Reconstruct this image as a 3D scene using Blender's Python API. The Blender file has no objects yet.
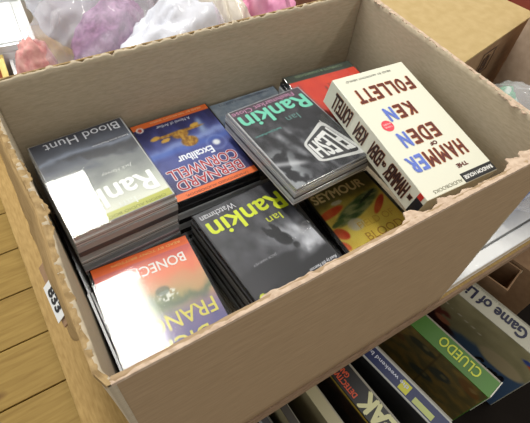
import bpy, bmesh, math, random
from mathutils import Vector, Matrix, noise
random.seed(7)
C = bpy.context.scene.collection
D2R = math.radians
# ------------------------------------------------------------------ camera, light, exposure
cam_d = bpy.data.cameras.new('camera'); cam = bpy.data.objects.new('camera', cam_d); C.objects.link(cam)
cam.location = (0.0115, -0.11677, 0.66283)
cam.rotation_euler = (0.662042, -0.086242, -0.555679)
cam_d.sensor_width = 36.0; cam_d.lens = 462.15/530*36; cam_d.clip_start = 0.02
bpy.context.scene.camera = cam
W = bpy.data.worlds.new('world'); bpy.context.scene.world = W; W.use_nodes = True
bg = W.node_tree.nodes['Background']; bg.inputs[0].default_value = (1.0, 0.97, 0.92, 1); bg.inputs[1].default_value = 0.47
vs = bpy.context.scene.view_settings
vs.view_transform = 'Standard'; vs.look = 'None'; vs.gamma = 1; vs.use_curve_mapping = False
vs.exposure = 0.05
def area(name, loc, rot, sx, sy, power, col):
    l = bpy.data.lights.new(name, 'AREA'); l.shape = 'RECTANGLE'; l.size = sx; l.size_y = sy
    l.energy = power; l.color = col
    o = bpy.data.objects.new(name, l); C.objects.link(o); o.location = loc; o.rotation_euler = rot
    return o
area('assumed_ceiling_or_fill_lamp', (0.155, 1.62, 2.5), (0, 0, 0), 0.27, 1.62, 62, (1.0, 0.97, 0.90))  # assumed ceiling strip, unseen; placed to match the glare on the lids
area('assumed_ceiling_or_fill_lamp', (0.31, 5.0, 2.5), (0, 0, 0), 0.27, 1.2, 14, (1.0, 0.97, 0.90))  # assumed further strip, unseen; added to brighten the white boxes
area('assumed_ceiling_or_fill_lamp', (1.7, -.5, 2.5), (0, 0, 0), 0.27, 1.62, 26, (1.0, 0.97, 0.90))  # added fill, no known fixture: brightens the dim covers inside the box
area('added_side_fill_lamp', (-2.6, 1.2, 1.7), (0, D2R(-68), 0), 1.3, 2.2, 24, (0.95, 0.98, 1.0))  # added fill from the left for soft shadows, no known window

# ------------------------------------------------------------------ helpers
def link(name, me, mat=None, parent=None):
    o = bpy.data.objects.new(name, me); C.objects.link(o)
    if mat is not None:
        for m in (mat if isinstance(mat, (list, tuple)) else [mat]): me.materials.append(m)
    if parent is not None: o.parent = parent
    return o
def from_bm(name, bm, mat, parent=None, smooth=False):
    me = bpy.data.meshes.new(name); bm.normal_update(); bm.to_mesh(me); bm.free()
    if smooth:
        for p in me.polygons: p.use_smooth = True
    return link(name, me, mat, parent)
def tag(o, label=None, cat=None, group=None, kind=None):
    if label: o['label'] = label
    if cat: o['category'] = cat
    if group: o['group'] = group
    if kind: o['kind'] = kind
    return o
def thing(name, label, cat, loc=(0, 0, 0), rot=(0, 0, 0), group=None):
    o = bpy.data.objects.new(name, None); o.empty_display_size = .02; C.objects.link(o)
    o.location = loc; o.rotation_euler = rot
    return tag(o, label, cat, group)
def add_box(bm, x0, x1, y0, y1, z0, z1, bev=0.0, mi=0):
    r = bmesh.ops.create_cube(bm, size=1.0)
    vs_ = r['verts']
    for v in vs_:
        v.co = Vector(((x0+x1)/2+v.co.x*(x1-x0), (y0+y1)/2+v.co.y*(y1-y0), (z0+z1)/2+v.co.z*(z1-z0)))
    fs = set(f for v in vs_ for f in v.link_faces)
    for f in fs: f.material_index = mi
    if bev > 0:
        es = list(set(e for v in vs_ for e in v.link_edges))
        bmesh.ops.bevel(bm, geom=es, offset=bev, segments=2, affect='EDGES', profile=0.5)
def box(name, x0, x1, y0, y1, z0, z1, mat, parent=None, bev=0.0):
    bm = bmesh.new(); add_box(bm, x0, x1, y0, y1, z0, z1, bev); return from_bm(name, bm, mat, parent)
def fbm(p, o=4, s=1.0):
    a = 0; amp = 1; p = Vector(p)*s
    for _ in range(o): a += amp*noise.noise(p); p = p*2.03+Vector((3.1, 1.7, 9.2)); amp *= .5
    return a

# ------------------------------------------------------------------ materials
def mat_new(name):
    m = bpy.data.materials.new(name); m.use_nodes = True
    return m, m.node_tree, m.node_tree.nodes['Principled BSDF']
def plain(name, col, rough=.5, spec=.5, metal=0, coat=0):
    m, nt, b = mat_new(name)
    b.inputs['Base Color'].default_value = (*col, 1); b.inputs['Roughness'].default_value = rough
    b.inputs['Specular IOR Level'].default_value = spec; b.inputs['Metallic'].default_value = metal
    b.inputs['Coat Weight'].default_value = coat; b.inputs['Coat Roughness'].default_value = .05
    return m
def noisy(name, c1, c2, scale=(1, 1, 1), ns=20, rough=.8, bump=.1, detail=6, spec=.2, bdist=.002, lo=.35, hi=.65):
    m, nt, b = mat_new(name); N = nt.nodes; L = nt.links
    tc = N.new('ShaderNodeTexCoord'); mp = N.new('ShaderNodeMapping'); mp.inputs['Scale'].default_value = scale
    n = N.new('ShaderNodeTexNoise'); n.inputs['Scale'].default_value = ns; n.inputs['Detail'].default_value = detail
    cr = N.new('ShaderNodeValToRGB'); e = cr.color_ramp.elements
    e[0].position = lo; e[0].color = (*c1, 1); e[1].position = hi; e[1].color = (*c2, 1)
    bp = N.new('ShaderNodeBump'); bp.inputs['Strength'].default_value = bump; bp.inputs['Distance'].default_value = bdist
    L.new(tc.outputs['Object'], mp.inputs[0]); L.new(mp.outputs[0], n.inputs[0]); L.new(n.outputs[0], cr.inputs[0])
    L.new(cr.outputs[0], b.inputs['Base Color']); L.new(n.outputs[0], bp.inputs['Height']); L.new(bp.outputs[0], b.inputs['Normal'])
    b.inputs['Roughness'].default_value = rough; b.inputs['Specular IOR Level'].default_value = spec
    return m
def srgb(r, g, b):
    f = lambda c: (c/255/12.92 if c/255 <= .04045 else ((c/255+.055)/1.055)**2.4)
    return (f(r), f(g), f(b))
M_card = noisy('cardboard', srgb(160, 136, 106), srgb(172, 147, 116), (3, 30, 30), 12, .85, .25)
M_cardin = noisy('cardboard_inner', srgb(178, 164, 140), srgb(190, 176, 152), (8, 8, 40), 14, .85, .15)
M_torn = noisy('torn_cardboard', srgb(184, 160, 138), srgb(208, 186, 164), (1, 1, 1), 160, .95, .5)
M_tornd = noisy('torn_cardboard_dark', srgb(140, 116, 80), srgb(176, 150, 108), (1, 1, 1), 120, .95, .5)
M_flap = noisy('flap_cardboard', srgb(160, 132, 88), srgb(180, 150, 104), (10, 2, 10), 30, .85, .15)
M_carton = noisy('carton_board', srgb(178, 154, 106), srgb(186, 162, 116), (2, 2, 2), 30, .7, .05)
M_carton_d = noisy('brown_or_shaded_board', srgb(150, 120, 92), srgb(160, 130, 100), (2, 2, 2), 30, .8, .05)  # tan carton's side shade put into a darker colour; also plain brown cartons
M_mauve = noisy('mauve_board', srgb(176, 152, 130), srgb(190, 166, 144), (2, 2, 2), 30, .8, .05)
M_hard = noisy('hardboard', srgb(156, 126, 74), srgb(182, 152, 96), (6, 1, 6), 60, .6, .1, detail=8, lo=.3, hi=.75)
M_edge = noisy('table_edge', srgb(132, 108, 86), srgb(154, 128, 104), (2, 20, 20), 30, .7, .1)
M_dark = plain('black_plastic', (.012, .012, .014), .18)
M_grey = plain('smoke_plastic', (.07, .07, .075), .2)
def layered(name, a, b_, c_):
    m, nt, b = mat_new(name); N = nt.nodes; L = nt.links
    tc = N.new('ShaderNodeTexCoord'); mp = N.new('ShaderNodeMapping'); mp.inputs['Scale'].default_value = (2, 2, 420)
    n = N.new('ShaderNodeTexNoise'); n.inputs['Scale'].default_value = 1; n.inputs['Detail'].default_value = 2
    cr = N.new('ShaderNodeValToRGB'); e = cr.color_ramp.elements
    e[0].position = .36; e[0].color = (*a, 1); e[1].position = .66; e[1].color = (*c_, 1); x = e.new(.5); x.color = (*b_, 1)
    L.new(tc.outputs['Object'], mp.inputs[0]); L.new(mp.outputs[0], n.inputs[0]); L.new(n.outputs[0], cr.inputs[0]); L.new(cr.outputs[0], b.inputs['Base Color'])
    b.inputs['Roughness'].default_value = .15; return m
M_frost = layered('clear_case_edge_layers', (.14, .14, .145), (.62, .62, .62), (.95, .95, .95))
M_frostp = layered('pinkish_case_edge_layers', (.22, .16, .17), (.70, .52, .54), (.95, .9, .9))
M_white = plain('white_plastic', (.75, .76, .76), .12, coat=.6)
M_gold = plain('gold_trim', (.65, .5, .16), .3, metal=.6)
M_red = plain('red_paper', srgb(150, 16, 24), .5)
M_black = plain('black_print', (.012, .012, .014), .4)
M_sticker = plain('white_label', (.75, .76, .74), .5)

def clear_plastic(name, rough=.03, tint=(1, 1, 1), dens=0.0, haze=(1, 1, 1), hazef=0.0):
    m = bpy.data.materials.new(name); m.use_nodes = True; nt = m.node_tree; N = nt.nodes; L = nt.links
    N.clear(); out = N.new('ShaderNodeOutputMaterial')
    tr = N.new('ShaderNodeBsdfTransparent'); tr.inputs[0].default_value = (*tint, 1)
    df = N.new('ShaderNodeBsdfDiffuse'); df.inputs[0].default_value = (*haze, 1)
    mx0 = N.new('ShaderNodeMixShader'); mx0.inputs[0].default_value = hazef
    gl = N.new('ShaderNodeBsdfGlossy'); gl.inputs['Roughness'].default_value = rough
    fr = N.new('ShaderNodeFresnel'); fr.inputs[0].default_value = 1.5
    mx = N.new('ShaderNodeMixShader')
    L.new(tr.outputs[0], mx0.inputs[1]); L.new(df.outputs[0], mx0.inputs[2])
    ge = N.new('ShaderNodeNewGeometry'); inv = N.new('ShaderNodeMath'); inv.operation = 'SUBTRACT'; inv.inputs[0].default_value = 1
    mu = N.new('ShaderNodeMath'); mu.operation = 'MULTIPLY'
    L.new(ge.outputs['Backfacing'], inv.inputs[1]); L.new(inv.outputs[0], mu.inputs[0]); L.new(fr.outputs[0], mu.inputs[1])
    L.new(mu.outputs[0], mx.inputs[0]); L.new(mx0.outputs[0], mx.inputs[1]); L.new(gl.outputs[0], mx.inputs[2])
    L.new(mx.outputs[0], out.inputs[0]); return m
M_clear = clear_plastic('clear_case_lid', .035, (.97, .975, .98))
M_clear_soft = clear_plastic('scuffed_case_lid', .11, (.97, .97, .97))
M_edgeclear = clear_plastic('clear_case_edge', .08, (.9, .92, .93), 0, (.75, .77, .78), .35)
# ------------------------------------------------------------------ the setting
def floor_mat():
    m, nt, b = mat_new('pine_boards'); N = nt.nodes; L = nt.links
    tc = N.new('ShaderNodeTexCoord')
    mp = N.new('ShaderNodeMapping'); mp.inputs['Scale'].default_value = (1.2, 14, 1)
    n = N.new('ShaderNodeTexNoise'); n.inputs['Scale'].default_value = 6; n.inputs['Detail'].default_value = 8; n.inputs['Distortion'].default_value = .4
    cr = N.new('ShaderNodeValToRGB'); e = cr.color_ramp.elements
    e[0].position = .3; e[0].color = (*srgb(146, 116, 56), 1); e[1].position = .7; e[1].color = (*srgb(170, 140, 74), 1)
    L.new(tc.outputs['Object'], mp.inputs[0]); L.new(mp.outputs[0], n.inputs[0]); L.new(n.outputs[0], cr.inputs[0])
    v = N.new('ShaderNodeTexVoronoi'); v.inputs['Scale'].default_value = 3.1
    mp2 = N.new('ShaderNodeMapping'); mp2.inputs['Scale'].default_value = (1, 1.6, 1); mp2.inputs['Location'].default_value = (.37, .11, 0)
    L.new(tc.outputs['Object'], mp2.inputs[0]); L.new(mp2.outputs[0], v.inputs[0])
    k = N.new('ShaderNodeMapRange'); k.inputs[1].default_value = .03; k.inputs[2].default_value = .09; k.inputs[3].default_value = .75; k.inputs[4].default_value = 0
    L.new(v.outputs['Distance'], k.inputs[0])
    mx = N.new('ShaderNodeMixRGB'); mx.inputs[2].default_value = (*srgb(110, 76, 36), 1)
    L.new(k.outputs[0], mx.inputs[0]); L.new(cr.outputs[0], mx.inputs[1]); L.new(mx.outputs[0], b.inputs['Base Color'])
    b.inputs['Roughness'].default_value = .55; b.inputs['Specular IOR Level'].default_value = .25
    return m
FZ = -.73
bm = bmesh.new()
bw = .172
y = .495-bw*9
while y < 4:
    add_box(bm, -2.2, 3.2, y+.0022, y+bw-.0022, FZ-.02, FZ, .0015); y += bw
add_box(bm, -2.2, 3.2, .495-bw*9, 4.1, FZ-.05, FZ-.018)
tag(from_bm('floor', bm, floor_mat()), kind='structure')

# ------------------------------------------------------------------ the trestle table
tb = thing('trestle_table', 'brown hardboard-topped table carrying the torn cardboard box of audiobooks', 'table', (0.7, 0.5, FZ))
def child_box(name, x0, x1, y0, y1, z0, z1, mat, root, bev=0.0):
    o = box(name, x0, x1, y0, y1, z0, z1, mat, None, bev)
    o.data.transform(Matrix.Translation(-root.location)); o.parent = root; return o
child_box('tabletop', -.063, 1.62, .0, 1.3, -.018, 0, M_hard, tb, .001)
child_box('front_edging', -.063, 1.62, -.004, .0, -.02, .0005, M_edge, tb)
for sx in (-.03, 1.54):
    for sy in (.35, 1.24):
        child_box('leg', sx, sx+.045, sy, sy+.045, FZ, -.018, M_edge, tb, .002)

# ------------------------------------------------------------------ the big cardboard box with torn rim
BL, BW, BH, T = .4887, .3347, .358, .005
cb = thing('cardboard_box', 'open brown cardboard box with torn off flaps full of audiobook cases', 'cardboard box', (0, 0, 0))
def rag(t, amp, seed, f=60):
    return amp*(.6*noise.noise(Vector((t*f, seed, 0)))+.4*noise.noise(Vector((t*f*3.3, seed, 5))))
left_curve = [(0, -.002), (.012, -.007), (.055, -.006), (.103, -.004), (.129, -.002), (.164, -.001), (.22, -.004), (.275, -.006), (BW, -.005)]
def lc(y):
    for (a, b), (c, d) in zip(left_curve, left_curve[1:]):
        if y <= c: return b+(d-b)*(y-a)/(c-a)
    return left_curve[-1][1]
def wall(name, P0, P1, inward, mat, seed, amp, bow=None, n=150, nz=14):
    """a panel of board of thickness T between two floor points, ragged along the top"""
    P0 = Vector((*P0, 0)); P1 = Vector((*P1, 0)); I = Vector((*inward, 0))
    bm = bmesh.new(); g = {}
    for i in range(n+1):
        t = i/n; p = P0.lerp(P1, t); h = BH+min(rag(t, amp, seed), amp*.5)
        for j in range(nz+1):
            w = (j/(nz-2)*.97 if j < nz-1 else (.984 if j == nz-1 else 1)); z = h*w
            off = (bow(p)*w*w if bow else 0)
            wob = .0012*noise.noise(Vector((t*5, w*3, seed)))
            q = p+I*(off+wob); q.z = z if j == nz else min(BH*w, h)
            g[i, j, 0] = bm.verts.new(q); g[i, j, 1] = bm.verts.new(q+I*T)
    def f(*k):
        try: bm.faces.new([g[a] for a in k])
        except Exception: pass
    for i in range(n):
        for j in range(nz):
            f((i, j, 0), (i+1, j, 0), (i+1, j+1, 0), (i, j+1, 0)); f((i, j, 1), (i, j+1, 1), (i+1, j+1, 1), (i+1, j, 1))
        f((i, nz, 0), (i+1, nz, 0), (i+1, nz, 1), (i, nz, 1)); f((i, 0, 0), (i, 0, 1), (i+1, 0, 1), (i+1, 0, 0))
    for i in (0, n):
        for j in range(nz): f((i, j, 0), (i, j+1, 0), (i, j+1, 1), (i, j, 1))
    bmesh.ops.recalc_face_normals(bm, faces=bm.faces[:])
    return from_bm(name, bm, mat, cb, True)
wall('front_panel', (0, 0), (BL, 0), (0, 1), M_card, 1, .0015)
wall('back_panel', (BL, BW+T), (0, BW+T), (0, -1), M_cardin, 2, .005)
wall('side_panel', (BL, BW), (BL, 0), (-1, 0), M_cardin, 3, .006)
wall('side_panel', (0, 0), (0, BW), (1, 0), M_cardin, 4, .006, lambda p: lc(p.y))
box('bottom_panel', T, BL-T, T, BW-T, 0.0005, .005, M_card, cb)
def torn(name, pts, wf, seed, mat, lift=.002, droop=.35, n=260):
    """peeled ragged paper ply that lies along a rim; wf(t) = inward reach, pts = (start, end, inward)"""
    P0, P1, I = pts; P0 = Vector(P0); P1 = Vector(P1); I = Vector(I)
    bm = bmesh.new(); rows = []
    K = 5
    for i in range(n+1):
        t = i/n; p = P0.lerp(P1, t)
        if name == 'torn_rim' and abs(I.x) == 1 and P0.x < .1: p.x += lc(p.y)
        r = []
        wd = max(.0012, wf(t)*(1+.8*noise.noise(Vector((t*26, seed, 1)))+.35*noise.noise(Vector((t*75, seed, 2)))))
        for k in range(K+1):
            s = k/K
            z = lift*(1+.6*noise.noise(Vector((t*40, k*.7, seed))))-droop*wd*s*s
            q = p+I*(wd*s-.0005); q.z += z
            r.append(bm.verts.new(q))
        b = bm.verts.new(p+I*(-.0005)+Vector((0, 0, -.003))); e = bm.verts.new(r[-1].co-Vector((0, 0, .0014)))
        rows.append([b]+r+[e])
    for a, b in zip(rows, rows[1:]):
        m = len(a)
        for k in range(m): bm.faces.new([a[k], b[k], b[(k+1) % m], a[(k+1) % m]])
    for r in (rows[0], rows[-1]): bm.faces.new(r)
    bmesh.ops.recalc_face_normals(bm, faces=bm.faces[:])
    return from_bm(name, bm, mat, cb)
def g_(t, c, w): return math.exp(-((t-c)/w)**2)
torn('torn_rim', ((0, 0, BH), (BL, 0, BH), (0, 1, 0)), lambda t: .004+.007*g_(t, .66, .07)+.009*g_(t, .56, .03)+.016*g_(t, .87, .05)+.006*g_(t, .96, .05)+.003*g_(t, .3, .1), 11, M_torn, .001, .4)
torn('torn_rim', ((BL, 0, BH), (BL, BW, BH), (-1, 0, 0)), lambda t: .0035+.003*g_(t, .2, .1)+.003*g_(t, .95, .1), 12, M_torn, .001, .2)
torn('torn_rim', ((0, 0, BH), (0, BW, BH), (1, 0, 0)), lambda t: .0045+.004*g_(t, .45, .05)+.002*g_(t, .62, .08), 13, M_tornd, .0012, .25)
torn('torn_rim', ((0, BW+T, BH), (BL, BW+T, BH), (0, -1, 0)), lambda t: .0018, 14, M_tornd, .0006, .1)
def st_(x, a, b):
    x = max(0, min(1, (x-a)/(b-a))); return x*x*(3-2*x)
# outer ply of the left flap still hanging from the rim
bm = bmesh.new(); n = 120; K = 8; rows = []
for i in range(n+1):
    t = i/n; yy = .004+t*(BW-.01); r = []
    reach = (.07+.010*noise.noise(Vector((t*14, 3, 3))))*st_(t, .08, .28)+.012
    for k in range(K+1):
        s = k/K
        x = lc(yy)*(1-s)-.001-.016*s**.8*min(1, reach/.07)-.004*math.sin(s*3.1)*g_(t, .38, .1)+.001*noise.noise(Vector((t*20, s*4, 8)))
        r.append((x, yy, BH-.001-reach*s+.001*noise.noise(Vector((t*40, s, 1)))))
    rows.append([bm.verts.new(p) for p in r]+[bm.verts.new((p[0]+.0016, p[1], p[2]-.0008)) for p in reversed(r)])
for a, b in zip(rows, rows[1:]):
    m = len(a)
    for k in range(m): bm.faces.new([a[k], b[k], b[(k+1) % m], a[(k+1) % m]])
for r in (rows[0], rows[-1]): bm.faces.new(r)
bmesh.ops.recalc_face_normals(bm, faces=bm.faces[:])
outer_flap = from_bm('torn_flap', bm, M_flap, cb, True)

# ------------------------------------------------------------------ lettering
_tc = {}
def text_mesh(s):
    if s in _tc: return _tc[s]
    c = bpy.data.curves.new('t', 'FONT'); c.body = s; c.fill_mode = 'FRONT'; c.resolution_u = 3
    o = bpy.data.objects.new('t', c); C.objects.link(o)
    dg = bpy.context.evaluated_depsgraph_get(); me = bpy.data.meshes.new_from_object(o.evaluated_get(dg))
    vv = [v.co.copy() for v in me.vertices]; ff = [tuple(p.vertices) for p in me.polygons]
    bpy.data.objects.remove(o); bpy.data.meshes.remove(me)
    x0 = min(v.x for v in vv); x1 = max(v.x for v in vv); y0 = min(v.y for v in vv); y1 = max(v.y for v in vv)
    vv = [((v.x-x0)/(x1-x0)-.5, (v.y-y0)/(y1-y0)-.5) for v in vv]
    _tc[s] = (vv, ff); return _tc[s]
_mc = {}
def ink(col, rough=.45):
    k = tuple(col)
    if k not in _mc: _mc[k] = plain('ink', srgb(*col), rough)
    return _mc[k]
def text(parent, s, u, v, w, h, col, z=0.0, rot=0, name='lettering', M=None, bold=0.0, shear=0.0, mats=None, label=None):
    """flat printed letters w by h metres centred on (u, v) of the parent's face; M maps the face plane into the parent"""
    vv, ff = text_mesh(s); me = bpy.data.meshes.new(name)
    ca, sa = math.cos(rot), math.sin(rot); V = []; F = []
    offs = [(0, 0)] if not bold else [(bold, 0), (-bold, 0), (0, bold), (0, -bold), (bold*.7, bold*.7), (-bold*.7, -bold*.7), (0, 0)]
    for k, (ox, oy) in enumerate(offs):
        b = len(V)
        for (a, c) in vv:
            X = a*w+c*h*shear+ox; Y = c*h+oy
            p = Vector((u+X*ca-Y*sa, v+X*sa+Y*ca, z+k*.000012))
            V.append(M @ p if M else p)
        F += [tuple(i+b for i in f) for f in ff]
    me.from_pydata(V, [], F)
    o = link(name, me, ink(col), parent)
    if label: o['label'] = label
    return o

def word(parent, items, z=0.0, name='lettering', M=None, out=None, ob=.0010, fb=.0003, warp=None):
    """one mesh of printed letters; items = (string, u, v, w, h, fill colour, outline colour)"""
    me = bpy.data.meshes.new(name); V = []; F = []; mi = []; mats = []
    def put(s, u, v, w, h, col, b, zz):
        vv, ff = text_mesh(s); m = ink(col)
        if m not in mats: mats.append(m)
        offs = [(0, 0)] if b == 0 else [(b, 0), (-b, 0), (0, b), (0, -b), (b*.7, b*.7), (-b*.7, -b*.7), (-b*.7, b*.7), (b*.7, -b*.7), (0, 0)]
        for k, (ox, oy) in enumerate(offs):
            n0 = len(V)
            for a, c in vv:
                X, Y = u+a*w+ox, v+c*h+oy
                if warp: X, Y = warp(X, Y)
                p = Vector((X, Y, zz+k*.000012)); V.append(M @ p if M else p)
            F.extend(tuple(i+n0 for i in f) for f in ff); mi.extend([mats.index(m)]*len(ff))
    for s, u, v, w, h, fill, outl in items:
        if outl: put(s, u, v, w, h, outl, ob, z)
        put(s, u, v, w, h, fill, fb, z+(.0003 if outl else 0))
    me.from_pydata(V, [], F)
    for m in mats: me.materials.append(m)
    for p, k in zip(me.polygons, mi): p.material_index = k
    o = bpy.data.objects.new(name, me); C.objects.link(o); o.parent = parent; return o
# ------------------------------------------------------------------ printed pictures (colour per vertex, painted by a function of u, v)
def art_mat(name, rough=.45, coat=0):
    m, nt, b = mat_new(name); a = nt.nodes.new('ShaderNodeVertexColor'); a.layer_name = 'art'
    nt.links.new(a.outputs[0], b.inputs['Base Color']); b.inputs['Roughness'].default_value = rough
    b.inputs['Coat Weight'].default_value = coat; b.inputs['Coat Roughness'].default_value = .12
    return m
M_art = art_mat('printed_card'); M_artg = art_mat('printed_gloss_card', .35, .35)
def art(name, fn, w, h, z, parent, nx=72, ny=92, M=None, mat=None, label=None):
    V = []; F = []; cols = []
    for j in range(ny+1):
        for i in range(nx+1):
            u, v = i/nx, j/ny; p = Vector(((u-.5)*w, (v-.5)*h, z)); V.append(M @ p if M else p)
            cols.append(fn(u, v))
    for j in range(ny):
        for i in range(nx):
            a = j*(nx+1)+i; F.append((a, a+1, a+nx+2, a+nx+1))
    me = bpy.data.meshes.new(name); me.from_pydata(V, [], F)
    at = me.color_attributes.new('art', 'FLOAT_COLOR', 'POINT')
    for k, c in enumerate(cols): at.data[k].color = (*srgb(*[max(0, min(255, x)) for x in c]), 1)
    o = link(name, me, mat or M_art, parent)
    if label: o['label'] = label
    return o
def mix(a, b, t):
    t = max(0, min(1, t)); return tuple(x+(y-x)*t for x, y in zip(a, b))
def st(a, b, x):
    t = max(0, min(1, (x-a)/(b-a))); return t*t*(3-2*t)
def N2(u, v, s, seed=0, o=4): return fbm((u*s, v*s, seed), o)
def ell(u, v, cx, cy, rx, ry, a=0, soft=.15):
    dx, dy = u-cx, (v-cy)*1.27; ca, sa = math.cos(a), math.sin(a)
    d = math.sqrt(((dx*ca+dy*sa)/rx)**2+((-dx*sa+dy*ca)/ry)**2); return 1-st(1-soft, 1+soft, d)
CW, CH = .110, .140
def art_blood(u, v):
    n = N2(u*1.2, v*2.2, 4, 1)
    c = mix((40, 45, 58), (74, 80, 94), v*3+n*.5)
    hill = .36+.10*math.sin(u*4+1)+.05*N2(u, 0, 9, 5)
    if v > .2: c = mix(c, (40, 42, 50), st(.0, .05, hill-v)*st(.18, .26, v)*.85)
    c = mix(c, (128, 138, 156), .8*g_(v, .235+.03*math.sin(u*7)+.03*n, .03))
    c = mix(c, (112, 116, 116), st(.34, .46, v+.07*n)); c = mix(c, (190, 194, 182), st(.44, .8, v+.08*n))
    c = mix(c, (228, 230, 214), st(.72, .93, v))
    if v > .93: c = mix((206, 208, 128), (184, 186, 70), 1-u)
    return c
def art_excal(u, v):
    n = N2(u*2, v, 4, 2)
    c = mix((26, 30, 88), (70, 80, 150), st(.1, .45, v)+.5*n)
    c = mix(c, (44, 42, 92), st(.6, .9, v))
    c = mix(c, (150, 170, 220), .75*g_(v, .40+.08*(u-.5)+.03*n, .05))
    c = mix(c, (70, 104, 190), .7*g_(v, .46, .04))
    sp = g_(u, .24+.12*(v-.3), .035+.09*max(0, v-.15))*st(.1, .2, v)*(1-st(.3, .42, v)); c = mix(c, (150, 172, 206), sp*.9)
    c = mix(c, (246, 250, 255), ell(u, v, .2, .52, .045, .045, 0, .4)); c = mix(c, (150, 170, 220), .7*(ell(u, v, .2, .52, .12, .12, 0, .2)-ell(u, v, .2, .52, .105, .105, 0, .2)))
    gold = max(ell(u, v, .52, .25, .32, .028), ell(u, v, .52, .28, .10, .07), ell(u, v, .47, .40, .10, .085), ell(u, v, .5, .33, .045, .12))
    c = mix(c, mix((196, 150, 52), (130, 84, 20), .5+1.2*N2(u, v, 28, 4)), gold)
    for p in ((.3, .22), (.72, .30), (.82, .24)): c = mix(c, (206, 160, 60), ell(u, v, p[0], p[1], .06, .03, .2))
    if v > .925 or v < .075: c = (236, 112, 44)
    c = mix(c, (246, 240, 236), ell(u, v, .92, .078, .045, .045))
    c = mix(c, (190, 60, 40), ell(u, v, .92, .078, .026, .03))
    return c
def art_flesh(u, v):
    n = N2(u*1.6, v*1.6, 5, 3)
    c = mix((26, 26, 30), (74, 74, 78), .45+.9*n)
    c = mix(c, (76, 60, 70), (1-st(.05, .2, v))*.8)
    c = mix(c, (34, 34, 38), ell(u, v, .2, .40, .3, .14)*.8)
    ray_ = g_(u+.4*(v-.5), .72, .05)+g_(u+.3*(v-.5), .56, .03)
    c = mix(c, (150, 152, 156), .7*ray_*st(.3, .45, v)*(.6+n)); c = mix(c, (30, 30, 34), g_(u+.35*(v-.5), .63, .03)*st(.35, .5, v))
    c = mix(c, (160, 164, 166), .9*st(.66, .9, u)*st(.5, .7, v)*st(.35, .6, .5+n))
    c = mix(c, (205, 206, 208), .7*g_(v+.3*u, 1.02, .03)*st(.6, .75, u))
    return c
def art_watch(u, v):
    n = N2(u*1.6, v*1.6, 4, 6)
    c = mix((48, 48, 52), (80, 80, 86), .5+.8*n)
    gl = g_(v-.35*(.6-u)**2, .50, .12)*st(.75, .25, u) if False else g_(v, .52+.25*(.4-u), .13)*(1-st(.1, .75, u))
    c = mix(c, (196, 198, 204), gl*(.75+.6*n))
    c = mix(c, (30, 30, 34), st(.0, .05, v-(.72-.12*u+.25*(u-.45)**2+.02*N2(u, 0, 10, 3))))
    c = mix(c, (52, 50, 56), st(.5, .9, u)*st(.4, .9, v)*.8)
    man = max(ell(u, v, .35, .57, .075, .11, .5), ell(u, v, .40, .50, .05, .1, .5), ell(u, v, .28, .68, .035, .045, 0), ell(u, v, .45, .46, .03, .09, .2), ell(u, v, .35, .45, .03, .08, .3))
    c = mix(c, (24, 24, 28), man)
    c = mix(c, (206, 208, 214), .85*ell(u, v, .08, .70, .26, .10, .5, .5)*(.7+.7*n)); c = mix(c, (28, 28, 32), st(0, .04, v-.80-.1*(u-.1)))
    if v > .955 and u < .4: c = (48, 54, 80)
    c = mix(c, (206, 214, 62), ell(u, v, .93, .93, .042, .042, 0, .1))
    return c
def art_bone(u, v):
    n = N2(u*1.3, v*1.3, 4, 8)
    c = mix((214, 92, 84), (232, 128, 88), st(.05, .25, v)+.4*n)
    c = mix(c, (202, 152, 108), st(.25, .4, v+.05*n)); c = mix(c, (150, 168, 108), st(.36, .5, v)*g_(u, .6, .38))
    c = mix(c, (96, 112, 84), .9*g_(v+.1*n, .47+.06*math.sin(u*6), .06))
    c = mix(c, (120, 104, 150), st(.5, .68, v)); c = mix(c, (72, 76, 138), st(.66, .95, v+.1*n))
    sp = ell(u, v, .42, .45, .10, .06)*st(.35, .6, .5+N2(u, v, 30, 9)); c = mix(c, (222, 226, 214), sp)
    c = mix(c, (60, 78, 60), ell(u, v, .45, .40, .07, .05)*.6)
    if v < .085: c = (244, 108, 36)
    c = mix(c, (214, 222, 70), ell(u, v, .86, .955, .05, .05, 0, .1))
    return c
def art_sey(u, v):
    n = N2(u*1.4, v*1.4, 4, 12)
    c = mix((252, 228, 104), (244, 212, 88), .5+n); c = mix(c, (86, 78, 50), st(.76, .86, v+.05*n)); c = mix(c, (150, 136, 60), .5*st(.62, .76, v+.1*n))
    leaf = ell(u, v, .52, .66, .42, .10, .30); c = mix(c, mix((70, 98, 52), (166, 170, 110), .5+1.3*N2(u*.6, v*3, 10, 3)), leaf)
    c = mix(c, (46, 60, 40), ell(u, v, .74, .73, .17, .022, .34))
    for a in ((.16, .71, .2, .055, .15), (.80, .60, .17, .045, .65), (.10, .47, .10, .07, -.9), (.02, .36, .1, .05, -.9)): c = mix(c, mix((216, 66, 34), (238, 120, 60), .5+n), ell(u, v, *a))
    c = mix(c, (222, 214, 188), ell(u, v, .34, .50, .11, .085)*(.85+.3*N2(u, v, 14, 4))); c = mix(c, (228, 222, 190), ell(u, v, .32, .79, .08, .03)*.8)
    c = mix(c, (96, 120, 60), ell(u, v, .15, .58, .1, .03, .2))
    if u < .03 or u > .97: c = (22, 22, 20)
    return c
def art_red(u, v):
    n = N2(u, v, 5, 14); c = mix((206, 62, 34), (190, 48, 30), .5+n)
    c = mix(c, (120, 44, 30), ell(u, v, .52, .30, .09, .08)*st(.3, .6, .5+N2(u, v, 24, 3)))
    if v < .10: c = (40, 52, 44)
    return c
def art_blue(u, v):
    n = N2(u, v*2, 10, 15); c = mix((130, 146, 162), (160, 172, 184), .5+n); c = mix(c, (90, 104, 130), st(.12, .4, v))
    return c

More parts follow.
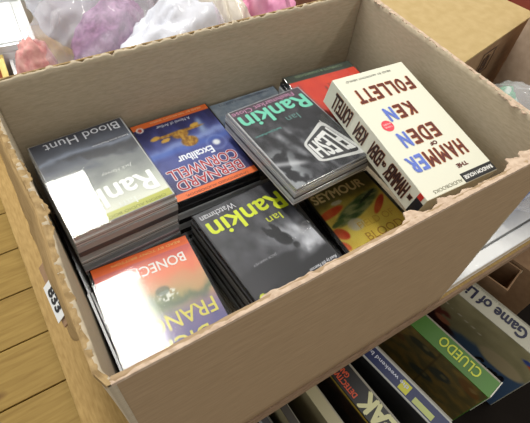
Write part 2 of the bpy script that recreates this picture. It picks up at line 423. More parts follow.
# ------------------------------------------------------------------ cassette cases
def case(label, cat, loc, rot, t, fn=None, group=None, base=M_grey, lid=M_clear, name='audiobook_case', card=None, lidt=.0016):
    """a hinged plastic case in reading coordinates: x right, y up; z = 0 at its underside"""
    r = thing(name, label, cat, loc, rot, group); w, h = CW/2, CH/2
    bm = bmesh.new()
    add_box(bm, -w, w, -h, h, 0, t*.42, .0008)
    add_box(bm, -w+.0015, w-.0015, -h+.0015, h-.0015, t*.42, t-lidt-.0009, .0004)
    for k in range(9): add_box(bm, -w-.0003, -w+.002, -h+.012+k*.0135, -h+.020+k*.0135, t*.15, t*.36)
    from_bm('tray', bm, base, r)
    bm = bmesh.new()
    add_box(bm, -w, w, -h, h, t-lidt, t, .0006)
    add_box(bm, -w, w, -h, -h+.0012, t*.46, t-lidt); add_box(bm, -w, w, h-.0012, h, t*.46, t-lidt)
    add_box(bm, w-.0012, w, -h+.0012, h-.0012, t*.46, t-lidt); add_box(bm, -w, -w+.0012, -h+.0012, h-.0012, t*.46, t-lidt)
    from_bm('lid', bm, lid, r)
    zc = t-lidt-.0006
    if fn: cv = art('cover_card', fn, CW-.006, CH-.005, zc, r)
    else:
        m = card or M_sticker
        cv = box('cover_card', -w+.003, w-.003, -h+.002, h-.002, t-lidt-.0012, zc, m, r)
    return r, cv, zc
def copy_tree(o):
    r = o.copy(); C.objects.link(r)
    for ch in o.children:
        c = ch.copy(); C.objects.link(c); c.parent = r
    return r
def backleft(bl, yaw, flip=True):
    """centre of a cover whose back left corner (x small, y large) is at bl"""
    c, s = math.cos(yaw), math.sin(yaw)
    dx, dy = CW/2, -CH/2
    return bl[0]+dx*c-dy*s, bl[1]+dx*s+dy*c
PI = math.pi
def stack_rest(n, t, x, y, yaw, z0, protos, labels, group, tiltx=0, tilty=0, jit=.0012, flip=True):  # cases below those in view are assumed, added to carry the stack
    for i in range(n):
        r = copy_tree(protos[i % len(protos)]) if protos[i % len(protos)].get('used') else protos[i % len(protos)]
        r['used'] = 1
        f = (i+1)/(n+1)
        r.location = (x+random.uniform(-jit, jit), y+random.uniform(-jit, jit), z0+i*t)
        r.rotation_euler = (tiltx*f*(-1 if flip else 1), tilty*f*(-1 if flip else 1), yaw+(PI if flip else 0)+random.uniform(-.008, .008))
        r['label'] = labels(i, n); r['group'] = group
        r['category'] = 'audiobook case'
spine_cols = [ink((206, 178, 178)), ink((150, 152, 156)), ink((72, 70, 74)), ink((186, 184, 180))]
def protos_for(t, base, k=3):
    out = []
    for i in range(k):
        r, _, _ = case('x', 'audiobook case', (0, 0, 0), (0, 0, 0), t, None, None, base[i % len(base)], M_edgeclear, card=spine_cols[(i+len(base)) % 4])
        out.append(r)
    return out
ORD = ['lowest', 'second from the bottom', 'third from the bottom', 'fourth from the bottom', 'fifth from the bottom', 'sixth from the bottom', 'seventh from the bottom', 'eighth from the bottom']
def lab(what):
    def f(i, n):
        k = n-i
        pos = ['', 'directly beneath', 'second beneath', 'third beneath', 'fourth beneath', 'fifth beneath', 'sixth beneath', 'seventh beneath'][k]
        return 'plain edge-on plastic audiobook case, %s %s' % (pos, what)
    return f
Z0 = .125
# --- A: Blood Hunt stack (back left)
ya = D2R(2.7); ax, ay = backleft((.0085, .3145), ya); tA = (.2885-.2005)/5
_, A, zc = case('clear case with slate hills and large white lettering, topmost of the far left stack', 'audiobook case', (ax, ay, .2885-tA), (0, 0, ya+PI), tA, art_blood, base=M_frost)
text(A, 'Blood Hunt', -.004, -.058, .085, .0125, (206, 208, 214), zc+.0003, name='title_lettering')
text(A, 'Read by James Macpherson', -.028, -.037, .042, .0032, (214, 214, 216), zc+.0003, name='narrator_lettering')
text(A, 'Rankin', 0.002, .038, .094, .027, (246, 248, 244), zc+.0003, name='author_lettering', bold=.0009)
text(A, 'Ian', -.008, .0555, .018, .009, (232, 236, 226), zc+.0003, name='author_lettering')
text(A, 'ORION AUDIO BOOKS', -.010, .0645, .07, .0035, (120, 124, 30), zc+.0003, name='publisher_lettering')
text(A, 'Jack Harvey', -.016, .008, .034, .006, (214, 216, 210), zc+.0003, name='signature', shear=.3)
stack_rest(4, tA, ax, ay, ya, .2005, protos_for(tA, [M_grey, M_frostp, M_frost]), lab('the slate hills case in the far left stack'), 'cases under the slate hills case')
# --- B: Excalibur stack
yb = D2R(.4); bx, by = backleft((.1245, .3255), yb); nB = 7; tB = (.2632-Z0)/nB
_, B, zc = case('black-backed case with blue cover, gold sword hilt and orange bands, against the back wall', 'audiobook case', (bx, by, .2632-tB), (0, 0, yb+PI), tB, art_excal, base=M_dark)
word(B, [('BERNARD', .001, .0485, .083, .0145, (176, 36, 48), (236, 232, 240)), ('CORNWELL', .001, .0300, .088, .0160, (176, 36, 48), (236, 232, 240))], zc+.0002, 'author_lettering', ob=.0011, fb=.0002)
text(B, 'Excalibur', 0.001, .011, .046, .012, (240, 242, 250), zc+.0003, name='title_lettering', bold=.0004)
text(B, 'A Novel of Arthur', .001, -.052, .046, .0055, (224, 226, 240), zc+.0003, name='subtitle_lettering')
text(B, 'UNABRIDGED AUDIOBOOK', 0, .064, .08, .0035, (120, 40, 20), zc+.0003, name='publisher_lettering')
text(B, 'READ BY TIM PIGOTT SMITH', -.008, -.0635, .07, .003, (255, 214, 160), zc+.0003, name='narrator_lettering')
stack_rest(nB-1, tB, bx, by, yb, Z0, protos_for(tB, [M_dark]), lab('the blue sword hilt case'), 'cases under the blue sword hilt case')
# --- C: blue case behind, against the back wall
cx, cy = .238+CW/2, .333-CH/2; nC = 7; tC = (.250-Z0)/nC
_, Cc, zc = case('slate blue speckled case low against the back wall behind the FLESH case', 'audiobook case', (cx, cy, .250-tC), (0, 0, PI), tC, art_blue)
text(Cc, 'UNABRIDGED ON CASSETTE', 0, -.0625, .08, .004, (60, 70, 96), zc+.0003, name='publisher_lettering')
stack_rest(nC-1, tC, cx, cy, 0, Z0, protos_for(tC, [M_grey], 1), lab('the slate blue case at the back'), 'cases under the slate blue case')
# --- E: red case in the back corner
ye = D2R(-3.1); ex, ey = backleft((.3263, .2904), ye); tE = (.2977-.2505)/3
_, E_, zc = case('case with bright red cover and dark green end band, in the back right corner', 'audiobook case', (ex, ey, .2977-tE), (0, 0, ye+PI), tE, art_red, base=M_dark)
text(E_, 'COMPLETE & UNABRIDGED', 0, -.0625, .075, .0042, (130, 150, 120), zc+.0003, name='publisher_lettering')
stack_rest(2, tE, ex, ey, ye, .2505, protos_for(tE, [M_dark], 1), lab('the red case in the back right corner'), 'cases under the red case')
# --- G: Watchman stack
yg = D2R(3.4); gx, gy = backleft((.1352, .1728), yg); nG = 7; zG = .2525; tG = (zG-Z0)/nG
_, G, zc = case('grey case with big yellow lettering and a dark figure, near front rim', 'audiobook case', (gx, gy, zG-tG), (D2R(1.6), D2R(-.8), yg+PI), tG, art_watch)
text(G, 'Watchman', .026, -.0585, .044, .0085, (214, 214, 218), zc+.0003, name='title_lettering')
text(G, 'Rankin', -.001, -.038, .096, .025, (214, 226, 44), zc+.0003, name='author_lettering', bold=.0007)
text(G, 'Ian', -.024, -.018, .019, .0105, (206, 214, 60), zc+.0003, name='author_lettering')
text(G, 'Read by Bill Paterson', -.032, .058, .036, .005, (230, 232, 240), zc+.0003, name='narrator_lettering', shear=.3)
text(G, 'JACK HARVEY', .018, .022, .03, .004, (150, 150, 156), zc+.0003, name='small_lettering')
stack_rest(nG-1, tG, gx, gy, yg, Z0, protos_for(tG, [M_grey, M_dark, M_grey]), lab('the grey dark-figure case'), 'cases under the grey dark-figure case')
# --- I: Bonecrack stack
yi = D2R(-3.0); ix, iy = backleft((.0152, .1675), yi); nI = 6; zI = .2415; tI = (zI-Z0)/nI
_, I_, zc = case('glare-streaked case with red sunset cover and orange end band, in the front left corner', 'audiobook case', (ix, iy, zI-tI), (D2R(1.2), 0, yi+PI), tI, art_bone, base=M_dark, lid=M_clear_soft)
text(I_, 'BONECRACK', .003, -.043, .088, .012, (240, 236, 232), zc+.0003, name='title_lettering', bold=.0002)
text(I_, 'FRANCIS', -.006, .022, .082, .017, (216, 208, 92), zc+.0003, name='author_lettering', bold=.0002)
text(I_, 'DICK', -.006, .047, .050, .017, (216, 208, 92), zc+.0003, name='author_lettering', bold=.0002)
text(I_, 'READ BY TONY BRITTON', -.006, -.0625, .075, .003, (255, 206, 120), zc+.0003, name='narrator_lettering')
stack_rest(nI-1, tI, ix, iy, yi, Z0, protos_for(tI, [M_dark], 1), lab('the red sunset case'), 'cases under the red sunset case')
# --- H: Seymour (reads the right way up)
hz = .215; nH = 5; tH = (hz-Z0)/nH; yh = D2R(-1.5)
hx, hy = .3365, .091
_, H_, zc = case('yellow cover with green leaf and red peppers, reading the right way up beneath its neighbours', 'audiobook case', (hx, hy, hz-tH), (0, 0, yh), tH, art_sey, base=M_dark)
text(H_, 'SEYMOUR', -.006, .054, .080, .0135, (252, 226, 160), zc+.0003, name='author_lettering', bold=.0006)
text(H_, 'FIELD OF', .012, -.004, .055, .010, (226, 186, 74), zc+.0003, name='title_lettering')
text(H_, 'BLOOD', .012, -.022, .056, .012, (196, 146, 60), zc+.0003, name='title_lettering')
stack_rest(nH-1, tH, hx, hy, yh, Z0, protos_for(tH, [M_dark], 1), lab('the yellow pepper case'), 'cases under the yellow pepper case', flip=False)
# --- D: Fleshmarket stack
yd = D2R(3.2); dx_, dy_ = backleft((.2255, .2575), yd); tD = .0088
dzt = .2998
_, Dd, zc = case('charcoal case with green lettering and a FLESH sign, on the middle stack', 'audiobook case', (dx_, dy_, dzt-tD), (D2R(-.5), 0, yd+PI), tD, art_flesh, base=M_frost)
text(Dd, 'Fleshmarket Close', .006, -.0605, .090, .0075, (196, 140, 170), zc+.0003, name='title_lettering')
text(Dd, 'Rankin', .000, -.043, .096, .024, (116, 206, 176), zc+.0003, name='author_lettering', bold=.0008)
text(Dd, 'Ian', -.012, -.024, .018, .010, (92, 130, 124), zc+.0003, name='author_lettering')
text(Dd, 'Read by James Macpherson', .030, -.017, .036, .004, (100, 170, 160), zc+.0003, name='narrator_lettering')
def poly(parent, pts, z, col, name='printed_sign'):
    me = bpy.data.meshes.new(name); me.from_pydata([(p[0], p[1], z) for p in pts], [], [tuple(range(len(pts)))])
    return link(name, me, ink(col), parent)
SQ = [(-.0375, -.004), (.0065, .019), (.0065, .051), (-.054, .066)]      # sign drawn in perspective on the cover
def sq(a, b):
    a += .5; b += .5
    bot = [SQ[0][k]+(SQ[1][k]-SQ[0][k])*a for k in (0, 1)]; top = [SQ[3][k]+(SQ[2][k]-SQ[3][k])*a for k in (0, 1)]
    return (bot[0]+(top[0]-bot[0])*b, bot[1]+(top[1]-bot[1])*b)
def rsq(m, r):
    out = []
    for qx, qy, a0 in ((1, 1, 0), (-1, 1, 90), (-1, -1, 180), (1, -1, 270)):
        for k in range(6):
            a = D2R(a0+k*18); out.append(sq(qx*(.5-m-r)+r*math.cos(a), qy*(.5-m-r)+r*math.sin(a)))
    return out
poly(Dd, rsq(0, .13), zc+.0002, (206, 206, 202))
poly(Dd, rsq(.08, .10), zc+.0003, (60, 60, 62))
word(Dd, [('FLESH', 0, 0, .78, .66, (224, 224, 220), None)], zc+.0005, 'sign_lettering', fb=.014, warp=sq)
stack_rest(2, tD, dx_, dy_, yd, .2730, protos_for(tD, [M_frost, M_grey], 2), lab('the charcoal FLESH sign case'), 'cases under the FLESH sign case', D2R(.3), 0)
sup, _, _ = case('added dark edge-on support case set back beneath the FLESH sign stack, between it and its neighbours', 'audiobook case', (dx_+.006, dy_+.004, .2635), (0, 0, yd+PI), .0092, None, None, M_grey, M_edgeclear, card=spine_cols[1])  # extra case added to hold up the stack above it
# --- dark cases on edge in the gap along the left wall
def edge_case(label, x0, x1, y0, y1, z1, lean=0):
    r = thing('audiobook_case', label, 'audiobook case', ((x0+x1)/2, (y0+y1)/2, .006), (0, lean, 0), 'cases standing on edge by the left wall')
    hx_ = (x1-x0)/2; hy_ = (y1-y0)/2; z1 -= .006
    box('tray', -hx_, hx_*.1, -hy_, hy_, 0, z1, M_dark, r, .0006)
    bm = bmesh.new(); add_box(bm, hx_*.2, hx_, -hy_, hy_, 0, z1, .0006); from_bm('lid', bm, M_grey, r)
    return r
edge_case('black case on edge squeezed between the left wall and the red sunset case', .0058, .0125, .018, .155, .215)
edge_case('black case on edge behind the others, under the slate hills stack by the left wall', .0068, .0185, .16, .298, .187)
# unseen card risers, added to prop the stacks up to their heights
pk = bmesh.new()
add_box(pk, .0195, .474, .007, .3285, .0055, Z0-.0005)
add_box(pk, .022, .118, .178, .3285, Z0-.002, .2)
add_box(pk, .2585, .30, .175, .19, Z0-.002, .2535)
tag(from_bm('added_stack_riser', pk, M_cardin), 'added unseen brown card riser beneath all the audiobook stacks', 'added riser')

# ------------------------------------------------------------------ the big cream boxed audiobook
FW, FH, FT = .1112, .180, .0345
FR = thing('boxed_audiobook', 'thick cream boxed audiobook with brown and blue letters leaning on the front right rim', 'audiobook box', (0, 0, 0))
Mrot = Matrix.Rotation(D2R(-.8), 4, 'Z') @ Matrix.Rotation(D2R(2.8), 4, 'Y') @ Matrix.Rotation(D2R(8.6), 4, 'X')
MF = Matrix.Translation((.3396, .2105, .3404)) @ Mrot @ Matrix.Translation((FW/2, -FH/2, -FT)) @ Matrix.Rotation(PI, 4, 'Z')
FR.matrix_world = MF
M_cream = plain('cream_card', srgb(224, 224, 206), .35, coat=.3)
M_creamd = plain('cream_card_side', srgb(206, 200, 172), .45)
FR0 = FR; FR = box('slipcase', -FW/2, FW/2, -FH/2, FH/2, 0, FT, M_cream, FR0, .0008)
zt = FT+.0003
BR, BLU = (96, 40, 30), (96, 118, 200)
def duo(s, split, u, v, w, h, cols=(BR, BLU), name='title_lettering'):
    """one word whose last letters are blue, widths shared out by letter"""
    adv = [1.25 if c == 'M' else (.85 if c in 'LEFT' else 1) for c in s]; tot = sum(adv); x = u-w/2; it = []
    for i, ch in enumerate(s):
        cw_ = w*adv[i]/tot
        it.append((ch, x+cw_/2, v, cw_*.70, h, cols[0] if i < split else cols[1], (224, 140, 84) if i < split else (176, 184, 228))); x += cw_
    word(FR, it, zt, name, ob=.0012, fb=.0007)
text(FR, 'THE', -.0175, .068, .016, .0048, BR, zt, bold=.0004, name='title_lettering')
duo('HAMMER', 4, .003, .0475, .088, .0195)
text(FR, 'OF', -.005, .0315, .010, .0045, BR, zt, bold=.0004, name='title_lettering')
duo('EDEN', 3, .004, .0155, .060, .0195)
duo('KEN', 2, .003, -.0215, .046, .0185, name='author_lettering')
duo('FOLLETT', 7, -.001, -.056, .090, .0195, name='author_lettering')
text(FR, 'READ BY ANTHONY HEALD', .006, -.081, .07, .0028, (70, 70, 66), zt, name='narrator_lettering')
text(FR, 'AUDIOBOOKS', .020, .0845, .044, .0042, (120, 116, 96), zt, name='publisher_lettering')
me = bpy.data.meshes.new('publisher_block')
box('publisher_block', -.0548, -.004, .0775, .0893, FT, zt, M_black, FR)
text(FR, 'RANDOM HOUSE', -.029, .0835, .045, .0045, (236, 236, 232), zt+.0002, name='publisher_lettering', bold=.0002)
bm = bmesh.new(); bmesh.ops.create_circle(bm, cap_ends=True, radius=.0078, segments=28, matrix=Matrix.Translation((.033, -.008, zt)))
from_bm('red_seal', bm, ink((226, 70, 84)), FR)
text(FR, '5 HOURS', .033, -.0062, .0105, .0022, (250, 232, 230), zt+.0002, name='seal_lettering'); text(FR, 'ON CASSETTE', .033, -.0102, .0115, .002, (250, 232, 230), zt+.0002, name='seal_lettering')
# the left side: in reading coordinates this is the +x face; words run towards -y with letter tops facing down the cover
MS = Matrix.Translation((FW/2+.0003, 0, FT/2)) @ Matrix(((0, 0, 1, 0), (-1, 0, 0, 0), (0, 1, 0, 0), (0, 0, 0, 1)))
MS = MS @ Matrix.Rotation(0, 4, 'Z')
def side_word(s, v, w, h, col=(58, 34, 30)):
    word(FR, [(s, -v, 0.0, w, h, col, (200, 140, 90))], 0, 'spine_lettering', M=MS, ob=.0008, fb=.0005)
side_word('THE', .073, .005, .006); side_word('HAMMER', .049, .034, .023); side_word('OF', .026, .005, .006); side_word('EDEN', .011, .020, .021)
side_word('KEN', -.020, .018, .021); side_word('FOLLETT', -.058, .034, .023)
box('publisher_block', FW/2-.001, FW/2+.0004, .0785, .0895, .0008, FT-.009, M_black, FR)
box('red_block', FW/2-.001, FW/2+.0004, .0785, .0850, FT-.0085, FT-.0008, ink((200, 50, 40)), FR)
text(FR, 'RANDOM HOUSE', -.084, -.004, .0045, .020, (230, 230, 226), .0003, M=MS, name='publisher_lettering') if False else None

# ------------------------------------------------------------------ sticker on the torn flap
bm = bmesh.new(); add_box(bm, -.0095, .0115, -.032, .030, -.0016, 0, .0005)
tb_ = from_bm('pushed_out_tab', bm, M_carton_d, cb); tb_.location = (-.0118, .108, .3208); tb_.rotation_euler = (0, D2R(-50), D2R(2))
sk = thing('price_sticker', 'small white sticker numbered 833 on the left outside of the torn box', 'sticker', (-.0148, .100, .3185))
sk.rotation_euler = (0, D2R(-50), D2R(2))
box('label_paper', -.0075, .0075, -.018, .018, 0, .0006, M_sticker, sk)
text(sk, '833', 0, 0, .022, .0085, (24, 24, 28), .0009, rot=D2R(-90), bold=.0006, name='number')

# ------------------------------------------------------------------ things on the table behind the box
def blob(name, loc, rad, mat, seed, amp=.15, fr=2.2, label=None, cat=None, group=None, parent=None, sub=5, ridge=0.0, flat=.0, crease=1.7):
    bm = bmesh.new(); bmesh.ops.create_icosphere(bm, subdivisions=sub, radius=1)
    for v in bm.verts:
        p = v.co.copy(); d = 1+amp*fbm(p*fr+Vector((seed*7.1, seed, 0)), 4)
        if ridge: d += ridge*(1-abs(noise.noise(p*crease+Vector((seed, 5, seed))))*3.0)*.5 + ridge*.4*(1-abs(noise.noise(p*crease*2.3+Vector((1, 5, seed))))*3)
        q = p*d; v.co = Vector((q.x*rad[0], q.y*rad[1], q.z*rad[2]))
        if v.co.z < -rad[2]*flat: v.co.z = -rad[2]*flat+.0005*random.random()
    o = from_bm(name, bm, mat, parent, True); o.location = loc
    if label: tag(o, label, cat, group)
    return o
def bagmat(name, col, alpha, rough=.25):
    m = bpy.data.materials.new(name); m.use_nodes = True; nt = m.node_tree; N = nt.nodes; L = nt.links
    b = N['Principled BSDF']; b.inputs['Base Color'].default_value = (*col, 1); b.inputs['Roughness'].default_value = rough
    b.inputs['Alpha'].default_value = alpha; b.inputs['Coat Weight'].default_value = .3
    return m
M_bagw = bagmat('white_bag', srgb(224, 226, 236), .96)
M_bagc = bagmat('cream_bag', srgb(216, 206, 190), .97)
M_bagt = bagmat('clear_bag', srgb(244, 244, 248), .27, .10)
M_purple = noisy('purple_yarn', srgb(128, 82, 128), srgb(178, 132, 174), (1, 1, 1), 70, .8, .6)
M_pinkf = noisy('pink_wool', srgb(206, 140, 138), srgb(226, 176, 168), (1, 1, 1), 60, .9, .9)
M_pink = noisy('pink_fabric', srgb(216, 140, 176), srgb(232, 170, 196), (1, 1, 1), 30, .7, .3)
M_mag = noisy('magenta_fabric', srgb(170, 60, 96), srgb(190, 80, 120), (1, 1, 1), 30, .7, .3)
# knitting bag: clear bag with purple wool inside
wb = blob('wool_bundle', (.220, .690, .115), (.100, .052, .098), M_purple, 3, .12, 2.4, 'bundle of purple wool inside the clear bag behind the box', 'wool', ridge=.10, flat=.98)
wb.rotation_euler = (0, D2R(-12), D2R(35))
blob('clear_bag', (.215, .700, .130), (.120, .100, .130), M_bagt, 5, .20, 2.2, 'crumpled clear plastic bag around purple wool behind the box', 'plastic bag', ridge=.09, flat=.98)
blob('white_bag', (.300, .880, .16), (.17, .08, .160), M_bagw, 25, .12, 2.0, 'milky white bag behind the purple wool', 'plastic bag', ridge=.08, flat=.98)
blob('white_bag', (.292, .545, .128), (.110, .072, .138), M_bagw, 9, .10, 1.6, 'crumpled bluish white plastic bag just behind the middle of the box', 'plastic bag', ridge=.12, flat=.96)
blob('cream_bag', (.425, .630, .125), (.040, .11, .130), M_bagc, 21, .12, 2.2, 'cream crumpled bag between white bag and pink fabric', 'plastic bag', ridge=.10, flat=.98)
blob('pink_cloth', (.492, .575, .135), (.044, .10, .138), M_pink, 13, .16, 2.4, 'folded pink and lilac fabric behind the back rim', 'fabric', ridge=.14, flat=.98)
blob('magenta_cloth', (.485, .80, .125), (.09, .07, .135), M_mag, 17, .15, 2.4, 'dark pink cloth tucked behind the pale pink fabric', 'fabric', ridge=.12, flat=.94)
blob('pink_wool', (.080, .700, .084), (.040, .045, .090), M_pinkf, 19, .14, 2.6, 'fluffy coral pink wool beside the clear bag', 'wool', flat=.95)
# glossy white packaging top left
def tray_box(x, y_, z, w, d, h, yaw, label, rim=M_white, name='plastic_box'):
    r = thing(name, label, 'plastic box', (x, y_, z), (0, 0, yaw))
    bm = bmesh.new(); add_box(bm, -w/2, w/2, -d/2, d/2, 0, h-.006, .004); from_bm('base', bm, M_white, r)
    bm = bmesh.new()
    for a in ((-w/2, w/2, -d/2, -d/2+.006), (-w/2, w/2, d/2-.006, d/2), (-w/2, -w/2+.006, -d/2+.006, d/2-.006), (w/2-.006, w/2, -d/2+.006, d/2-.006)): add_box(bm, *a, h-.006, h+.006)
    from_bm('rim', bm, rim, r)
    bm = bmesh.new(); add_box(bm, -w/2+.02, w/2-.02, -d/2+.02, d/2-.02, h-.0055, h+.003, .004); from_bm('lid', bm, M_white, r)
    return r
tray_box(.028, .935, .0, .17, .20, .09, D2R(-4), 'glossy white plastic box with bright reflections at the far left')
tray_box(.075, .800, .0, .065, .070, .06, D2R(-4), 'small shiny white box beside the pink wool and gold edged strip')
gs = thing('gold_edged_box', 'narrow box with a gold edge at the far left behind the rim', 'box', (-.01, .76, 0), (0, 0, D2R(-4)))
box('carcass', -.04, .040, -.09, .07, 0, .078, noisy('dark_red_card', srgb(120, 60, 30), srgb(150, 80, 40)), gs, .001); box('gold_edge', .030, .042, -.091, .071, .0785, .084, M_gold, gs, .001)
tray_box(.21, 1.12, .0, .22, .14, .12, D2R(-4), 'pale cream white box beyond the milky plastic bags')
# closed carton at the back right
ct = thing('carton', 'large closed tan cardboard carton behind the right rim', 'cardboard box', (.665, .252, 0), (0, 0, D2R(12)))
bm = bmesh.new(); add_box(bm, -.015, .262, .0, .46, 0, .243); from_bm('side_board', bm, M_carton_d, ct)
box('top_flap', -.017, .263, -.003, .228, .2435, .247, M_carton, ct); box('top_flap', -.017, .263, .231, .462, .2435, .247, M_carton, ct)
MCt = Matrix.Translation((.115, -.0012, .20)) @ Matrix.Rotation(D2R(90), 4, 'X')
bm = bmesh.new()
for a in ((-.024, .024, -.024, -.022), (-.024, .024, .022, .024), (-.024, -.022, -.022, .022), (.022, .024, -.022, .022), (-.012, -.006, -.014, .012), (.004, .010, -.014, .012), (-.012, .010, -.018, -.014), (-.003, .001, -.008, .016)): add_box(bm, *a, 0, .0006)
bm.transform(MCt); from_bm('handling_mark', bm, ink((72, 50, 44)), ct)
ct2 = thing('carton', 'brownish mauve carton at the right edge of the photo in front of the tan carton', 'cardboard box', (.842, .0, 0), (0, 0, 0))
box('side_board', 0, .30, .0, .272, 0, .30, M_mauve, ct2, .001); box('top_flap', -.001, .302, -.001, .135, .3005, .304, M_mauve, ct2); box('top_flap', -.001, .302, .1365, .273, .3005, .304, M_mauve, ct2)
rb = thing('red_box', 'dark red box in the far top right corner behind the cartons', 'box', (1.19, .56, 0), (0, 0, D2R(12)))
box('carcass', -.13, .13, -.09, .16, 0, .19, M_red, rb, .002); box('lid', -.133, .133, -.093, .163, .19, .215, M_red, rb, .002)

# white tray with a bag of ribbons, right of the box
wt = thing('white_tray', 'shallow white plastic tray on the table right of the box', 'tray', (.51, .005, 0))
bm = bmesh.new(); add_box(bm, 0, .345, .0, .235, .0005, .006, .001); from_bm('base', bm, M_white, wt)
bm = bmesh.new()
add_box(bm, 0, .345, 0, .024, .006, .026, .002); add_box(bm, 0, .345, .215, .235, .006, .026, .002); add_box(bm, 0, .02, .0245, .2145, .006, .026, .002); add_box(bm, .325, .345, .0245, .2145, .006, .026, .002)
from_bm('rim', bm, M_white, wt)
box('inner_lid', .024, .321, .028, .211, .0065, .024, M_white, wt, .002)
def ribbon_mat(name, a, b_):
    return noisy(name, a, b_, (1, 1, 1), 45, .5, .3, lo=.45, hi=.52)
M_green = ribbon_mat('green_print', srgb(40, 150, 100), srgb(206, 220, 210)); M_blue = ribbon_mat('blue_print', srgb(60, 110, 190), srgb(214, 222, 234))
blob('green_packet', (.725, .190, .115), (.065, .035, .095), M_green, 31, .12, 2, 'green and white printed packet inside the clear bag at right', 'packet', flat=.8, ridge=.06)
blob('blue_packet', (.735, .095, .105), (.06, .04, .090), M_blue, 33, .12, 2, 'blue and white printed packet inside the clear bag at right', 'packet', flat=.8, ridge=.06)
blob('clear_bag', (.725, .135, .12), (.095, .105, .115), M_bagt, 35, .08, 2, 'shiny clear bag holding green and blue packets right of the box', 'plastic bag', flat=.64, ridge=.1)

# ------------------------------------------------------------------ assumed low bench, added as support, with board games in front of the table
bn = thing('assumed_low_bench', 'assumed dark low bench added beneath the table edge to carry the board games', 'bench', (.75, .1, FZ))
child_box('bench_top', .10, 1.4, -.45, .40, -.60, -.58, plain('dark_wood', (.012, .009, .007), .9, .1), bn)
for sx in (.12, 1.34):
    for sy in (-.42, .34): child_box('leg', sx, sx+.04, sy, sy+.04, FZ, -.60, M_edge, bn)
GZ = -.3
def game(name_label, x0, x1, y_end, length, z1, yaw, spine_col, cover_fn, zb=-.58):
    """a board game box standing on its long side: spine up (+z), cover towards -x. origin = near end, left top edge"""
    r = thing('board_game', name_label, 'board game', (x0, y_end, zb), (0, 0, yaw)); w = x1-x0; h = z1-zb
    box('box_base', 0.001, w, .0015, length-.0015, 0, h-.0015, ink((150, 146, 130)), r)
    ld = box('lid', -.0005, w*.9, 0, length, .002, h, ink(spine_col), r, .0006)
    Mc = Matrix.Translation((-.0009, length/2, h/2)) @ Matrix(((0, 0, -1, 0), (-1, 0, 0, 0), (0, 1, 0, 0), (0, 0, 0, 1)))
    art('cover_picture', cover_fn, length-.004, h-.004, 0, ld, 90, 70, Mc, M_artg)
    Ms = Matrix.Translation((w/2, length/2, h+.0004)) @ Matrix.Rotation(D2R(-90), 4, 'Z')
    return ld, Mc, Ms, w, h
# reading directions on spines: Ms maps text x -> -y (toward the viewer), text up -> +x ; rotate by pi for upside down words
yg2 = D2R(10)
def life(u, v):
    n = N2(u*2, v*2, 4, 41); c = mix((150, 144, 108), (170, 162, 124), .5+n)
    c = mix(c, (120, 56, 44), ell(u, v, .42, .62, .13, .12, -.3)*st(.25, .5, .5+n)); c = mix(c, (70, 96, 128), st(.0, .1, .60-v+.25*(u-.6)+.08*n))
    c = mix(c, (60, 26, 24), ell(u, v, .40, .50, .2, .09, -.2)); c = mix(c, (190, 120, 90), ell(u, v, .5, .56, .05, .05))
    for k in range(6): c = mix(c, (226, 222, 200), ell(u, v, .46+k*.045, .80-k*.008, .008, .010))
    c = mix(c, (186, 172, 136), ell(u, v, .86, .62, .13, .12)); c = mix(c, (200, 80, 50), ell(u, v, .97, .86, .03, .04)); c = mix(c, (60, 80, 150), ell(u, v, .93, .88, .03, .03))
    return c
L_, Mc, Ms, w, h = game('white-spined board game with dark blue lettering standing at the right of the row', .806, .868, -.195, .46, GZ, yg2, (186, 184, 166), life)
text(L_, 'Game of Life', .062, -.002, .185, .032, (26, 28, 60), .0004, rot=PI, M=Ms, bold=.0013, name='title_lettering')
text(L_, 'THE ORIGINAL FAMILY BOARD GAME', .0, .022, .17, .004, (120, 120, 100), .0004, rot=PI, M=Ms, name='small_lettering')
text(L_, 'Game', .155, -.02, .085, .05, (22, 20, 26), .0012, M=Mc, rot=.25, bold=.0022, name='logo_lettering', shear=.3)
def clue(u, v):
    n = N2(u*3, v*3, 4, 43); c = mix((92, 84, 50), (128, 106, 54), .5+n*1.4)
    for k, p in enumerate(((.25, .85), (.45, .78), (.62, .88), (.78, .74), (.92, .9), (.35, .6), (.7, .55))):
        s = ell(u, v, p[0], p[1], .06, .09, k*.9, .1); c = mix(c, ((60, 66, 58), (110, 78, 40), (54, 58, 44))[k % 3], s)
        c = mix(c, (150, 136, 90), ell(u, v, p[0]+.02, p[1]+.02, .02, .03)*.6)
    if int(u*7) % 2 == 0 and abs(u*7-round(u*7)) < .04: c = mix(c, (60, 50, 30), .6)
    return c
K_, Mc, Ms, w, h = game('green-spined board game with yellow lettering between the white-spined and navy-spined ones', .636, .688, -.165, .42, GZ, yg2*.9, (70, 120, 40), clue)
text(K_, 'CLUEDO', .118, 0, .105, .026, (206, 214, 60), .0004, rot=PI, M=Ms, bold=.0004, name='title_lettering')
box('white_patch', .001, w-.004, .262, .30, h, h+.0004, ink((190, 190, 168)), K_)
bm = bmesh.new(); add_box(bm, .004, .052, -.0025, -.0002, h-.10, h-.0); from_bm('torn_end_paper', bm, ink((214, 212, 200)), K_)
def blk(u, v):
    return mix((26, 27, 32), (34, 36, 42), .5+N2(u, v, 3, 45))
W_, Mc, Ms, w, h = game('navy-spined board game with white edges and a black cover beside the green-spined one', .492, .536, -.165, .42, GZ, yg2*.9, (180, 182, 176), blk)
box('navy_band', .0035, w-.009, .003, .417, h, h+.0004, ink((26, 40, 90)), W_)
text(W_, 'the weekend balancing game', .01, 0, .20, .012, (214, 220, 236), .001, rot=PI, M=Ms, name='title_lettering', bold=.0002)
box('yellow_patch', .006, w-.014, .095, .118, h+.0004, h+.0008, ink((206, 204, 50)), W_)
bm = bmesh.new(); add_box(bm, .006, w*.45, .03, .08, h+.0004, h+.0008, .0001); from_bm('pale_patch', bm, ink((190, 200, 120)), W_)
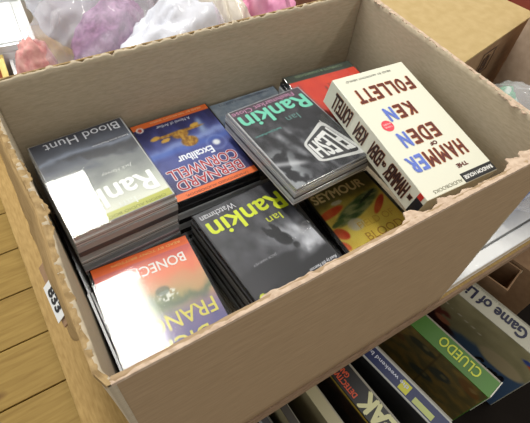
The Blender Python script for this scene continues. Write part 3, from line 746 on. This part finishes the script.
def det(u, v):
    n = N2(u*3, v*3, 4, 47); c = mix((34, 30, 28), (70, 46, 34), .3+n)
    c = mix(c, (206, 176, 60), ell(u, v, .7, .98, .35, .012)); return c
S_, Mc, Ms, w, h = game('black-spined detective board game with red and cream lettering, fourth in the row from the right', .392, .443, -.17, .42, GZ, yg2*.5, (18, 17, 18), det)
text(S_, 'DETECTIVE', .026, -.014, .066, .012, (206, 78, 40), .0004, rot=PI, M=Ms, bold=.0005, name='subtitle_lettering')
text(S_, 'GAME', .004, .001, .032, .011, (206, 78, 40), .0004, rot=PI, M=Ms, bold=.0005, name='subtitle_lettering')
text(S_, 'SNEAK', .138, -.002, .138, .040, (214, 212, 160), .0004, rot=PI, M=Ms, bold=.0024, name='title_lettering')
def bei(u, v):
    return mix((120, 112, 84), (134, 124, 94), .5+N2(u, v, 4, 49)+.3*(v-.5))
B_, Mc, Ms, w, h = game('beige board game box left of the black detective one', .318, .345, -.18, .42, GZ+.003, yg2*.3, (168, 160, 126), bei)
B2, Mc, Ms, w, h = game('grey-brown game box with a thin dark spine, second from the left end', .255, .272, -.18, .42, GZ-.01, yg2*.2, (60, 56, 50), bei)
# grey and black device at the left end
dv = thing('cassette_player', 'silver grey and black portable player lying at the left end of the assumed low bench', 'player', (.19, -.02, -.58), (0, 0, D2R(4)))
box('body', -.05, .045, -.17, .17, 0, .225, plain('silver_plastic', (.36, .38, .38), .3), dv, .008)
box('window', -.038, .018, -.14, .155, .225, .228, M_dark, dv, .001)
box('button_bar', .024, .038, -.14, .14, .225, .230, M_grey, dv, .001)
# cartons beyond the games
oc = thing('open_carton', 'small open brown carton with a dark interior beyond the white-spined board game', 'cardboard box', (.880, -.014, -.58), (0, 0, D2R(14)))
def ob(name, *a): return box(name, *a, M_carton_d, oc)
ob('side_panel', 0, .004, 0, .16, .004, .28); ob('side_panel', .081, .085, 0, .16, .004, .28); ob('end_panel', .004, .081, 0, .004, .004, .28); ob('end_panel', .004, .081, .156, .16, .004, .28); ob('bottom_panel', 0, .085, 0, .16, 0.0005, .004)
bm = bmesh.new(); add_box(bm, .074, .086, -.0012, -.0002, .19, .28); from_bm('tape', bm, ink((196, 186, 156)), oc)
box('tag', .070, .082, -.002, -.0013, .215, .245, M_sticker, oc)
bc = thing('carton', 'plain brown carton under the table edge at the right edge of the photo', 'cardboard box', (.985, -.06, -.58), (0, 0, D2R(14)))
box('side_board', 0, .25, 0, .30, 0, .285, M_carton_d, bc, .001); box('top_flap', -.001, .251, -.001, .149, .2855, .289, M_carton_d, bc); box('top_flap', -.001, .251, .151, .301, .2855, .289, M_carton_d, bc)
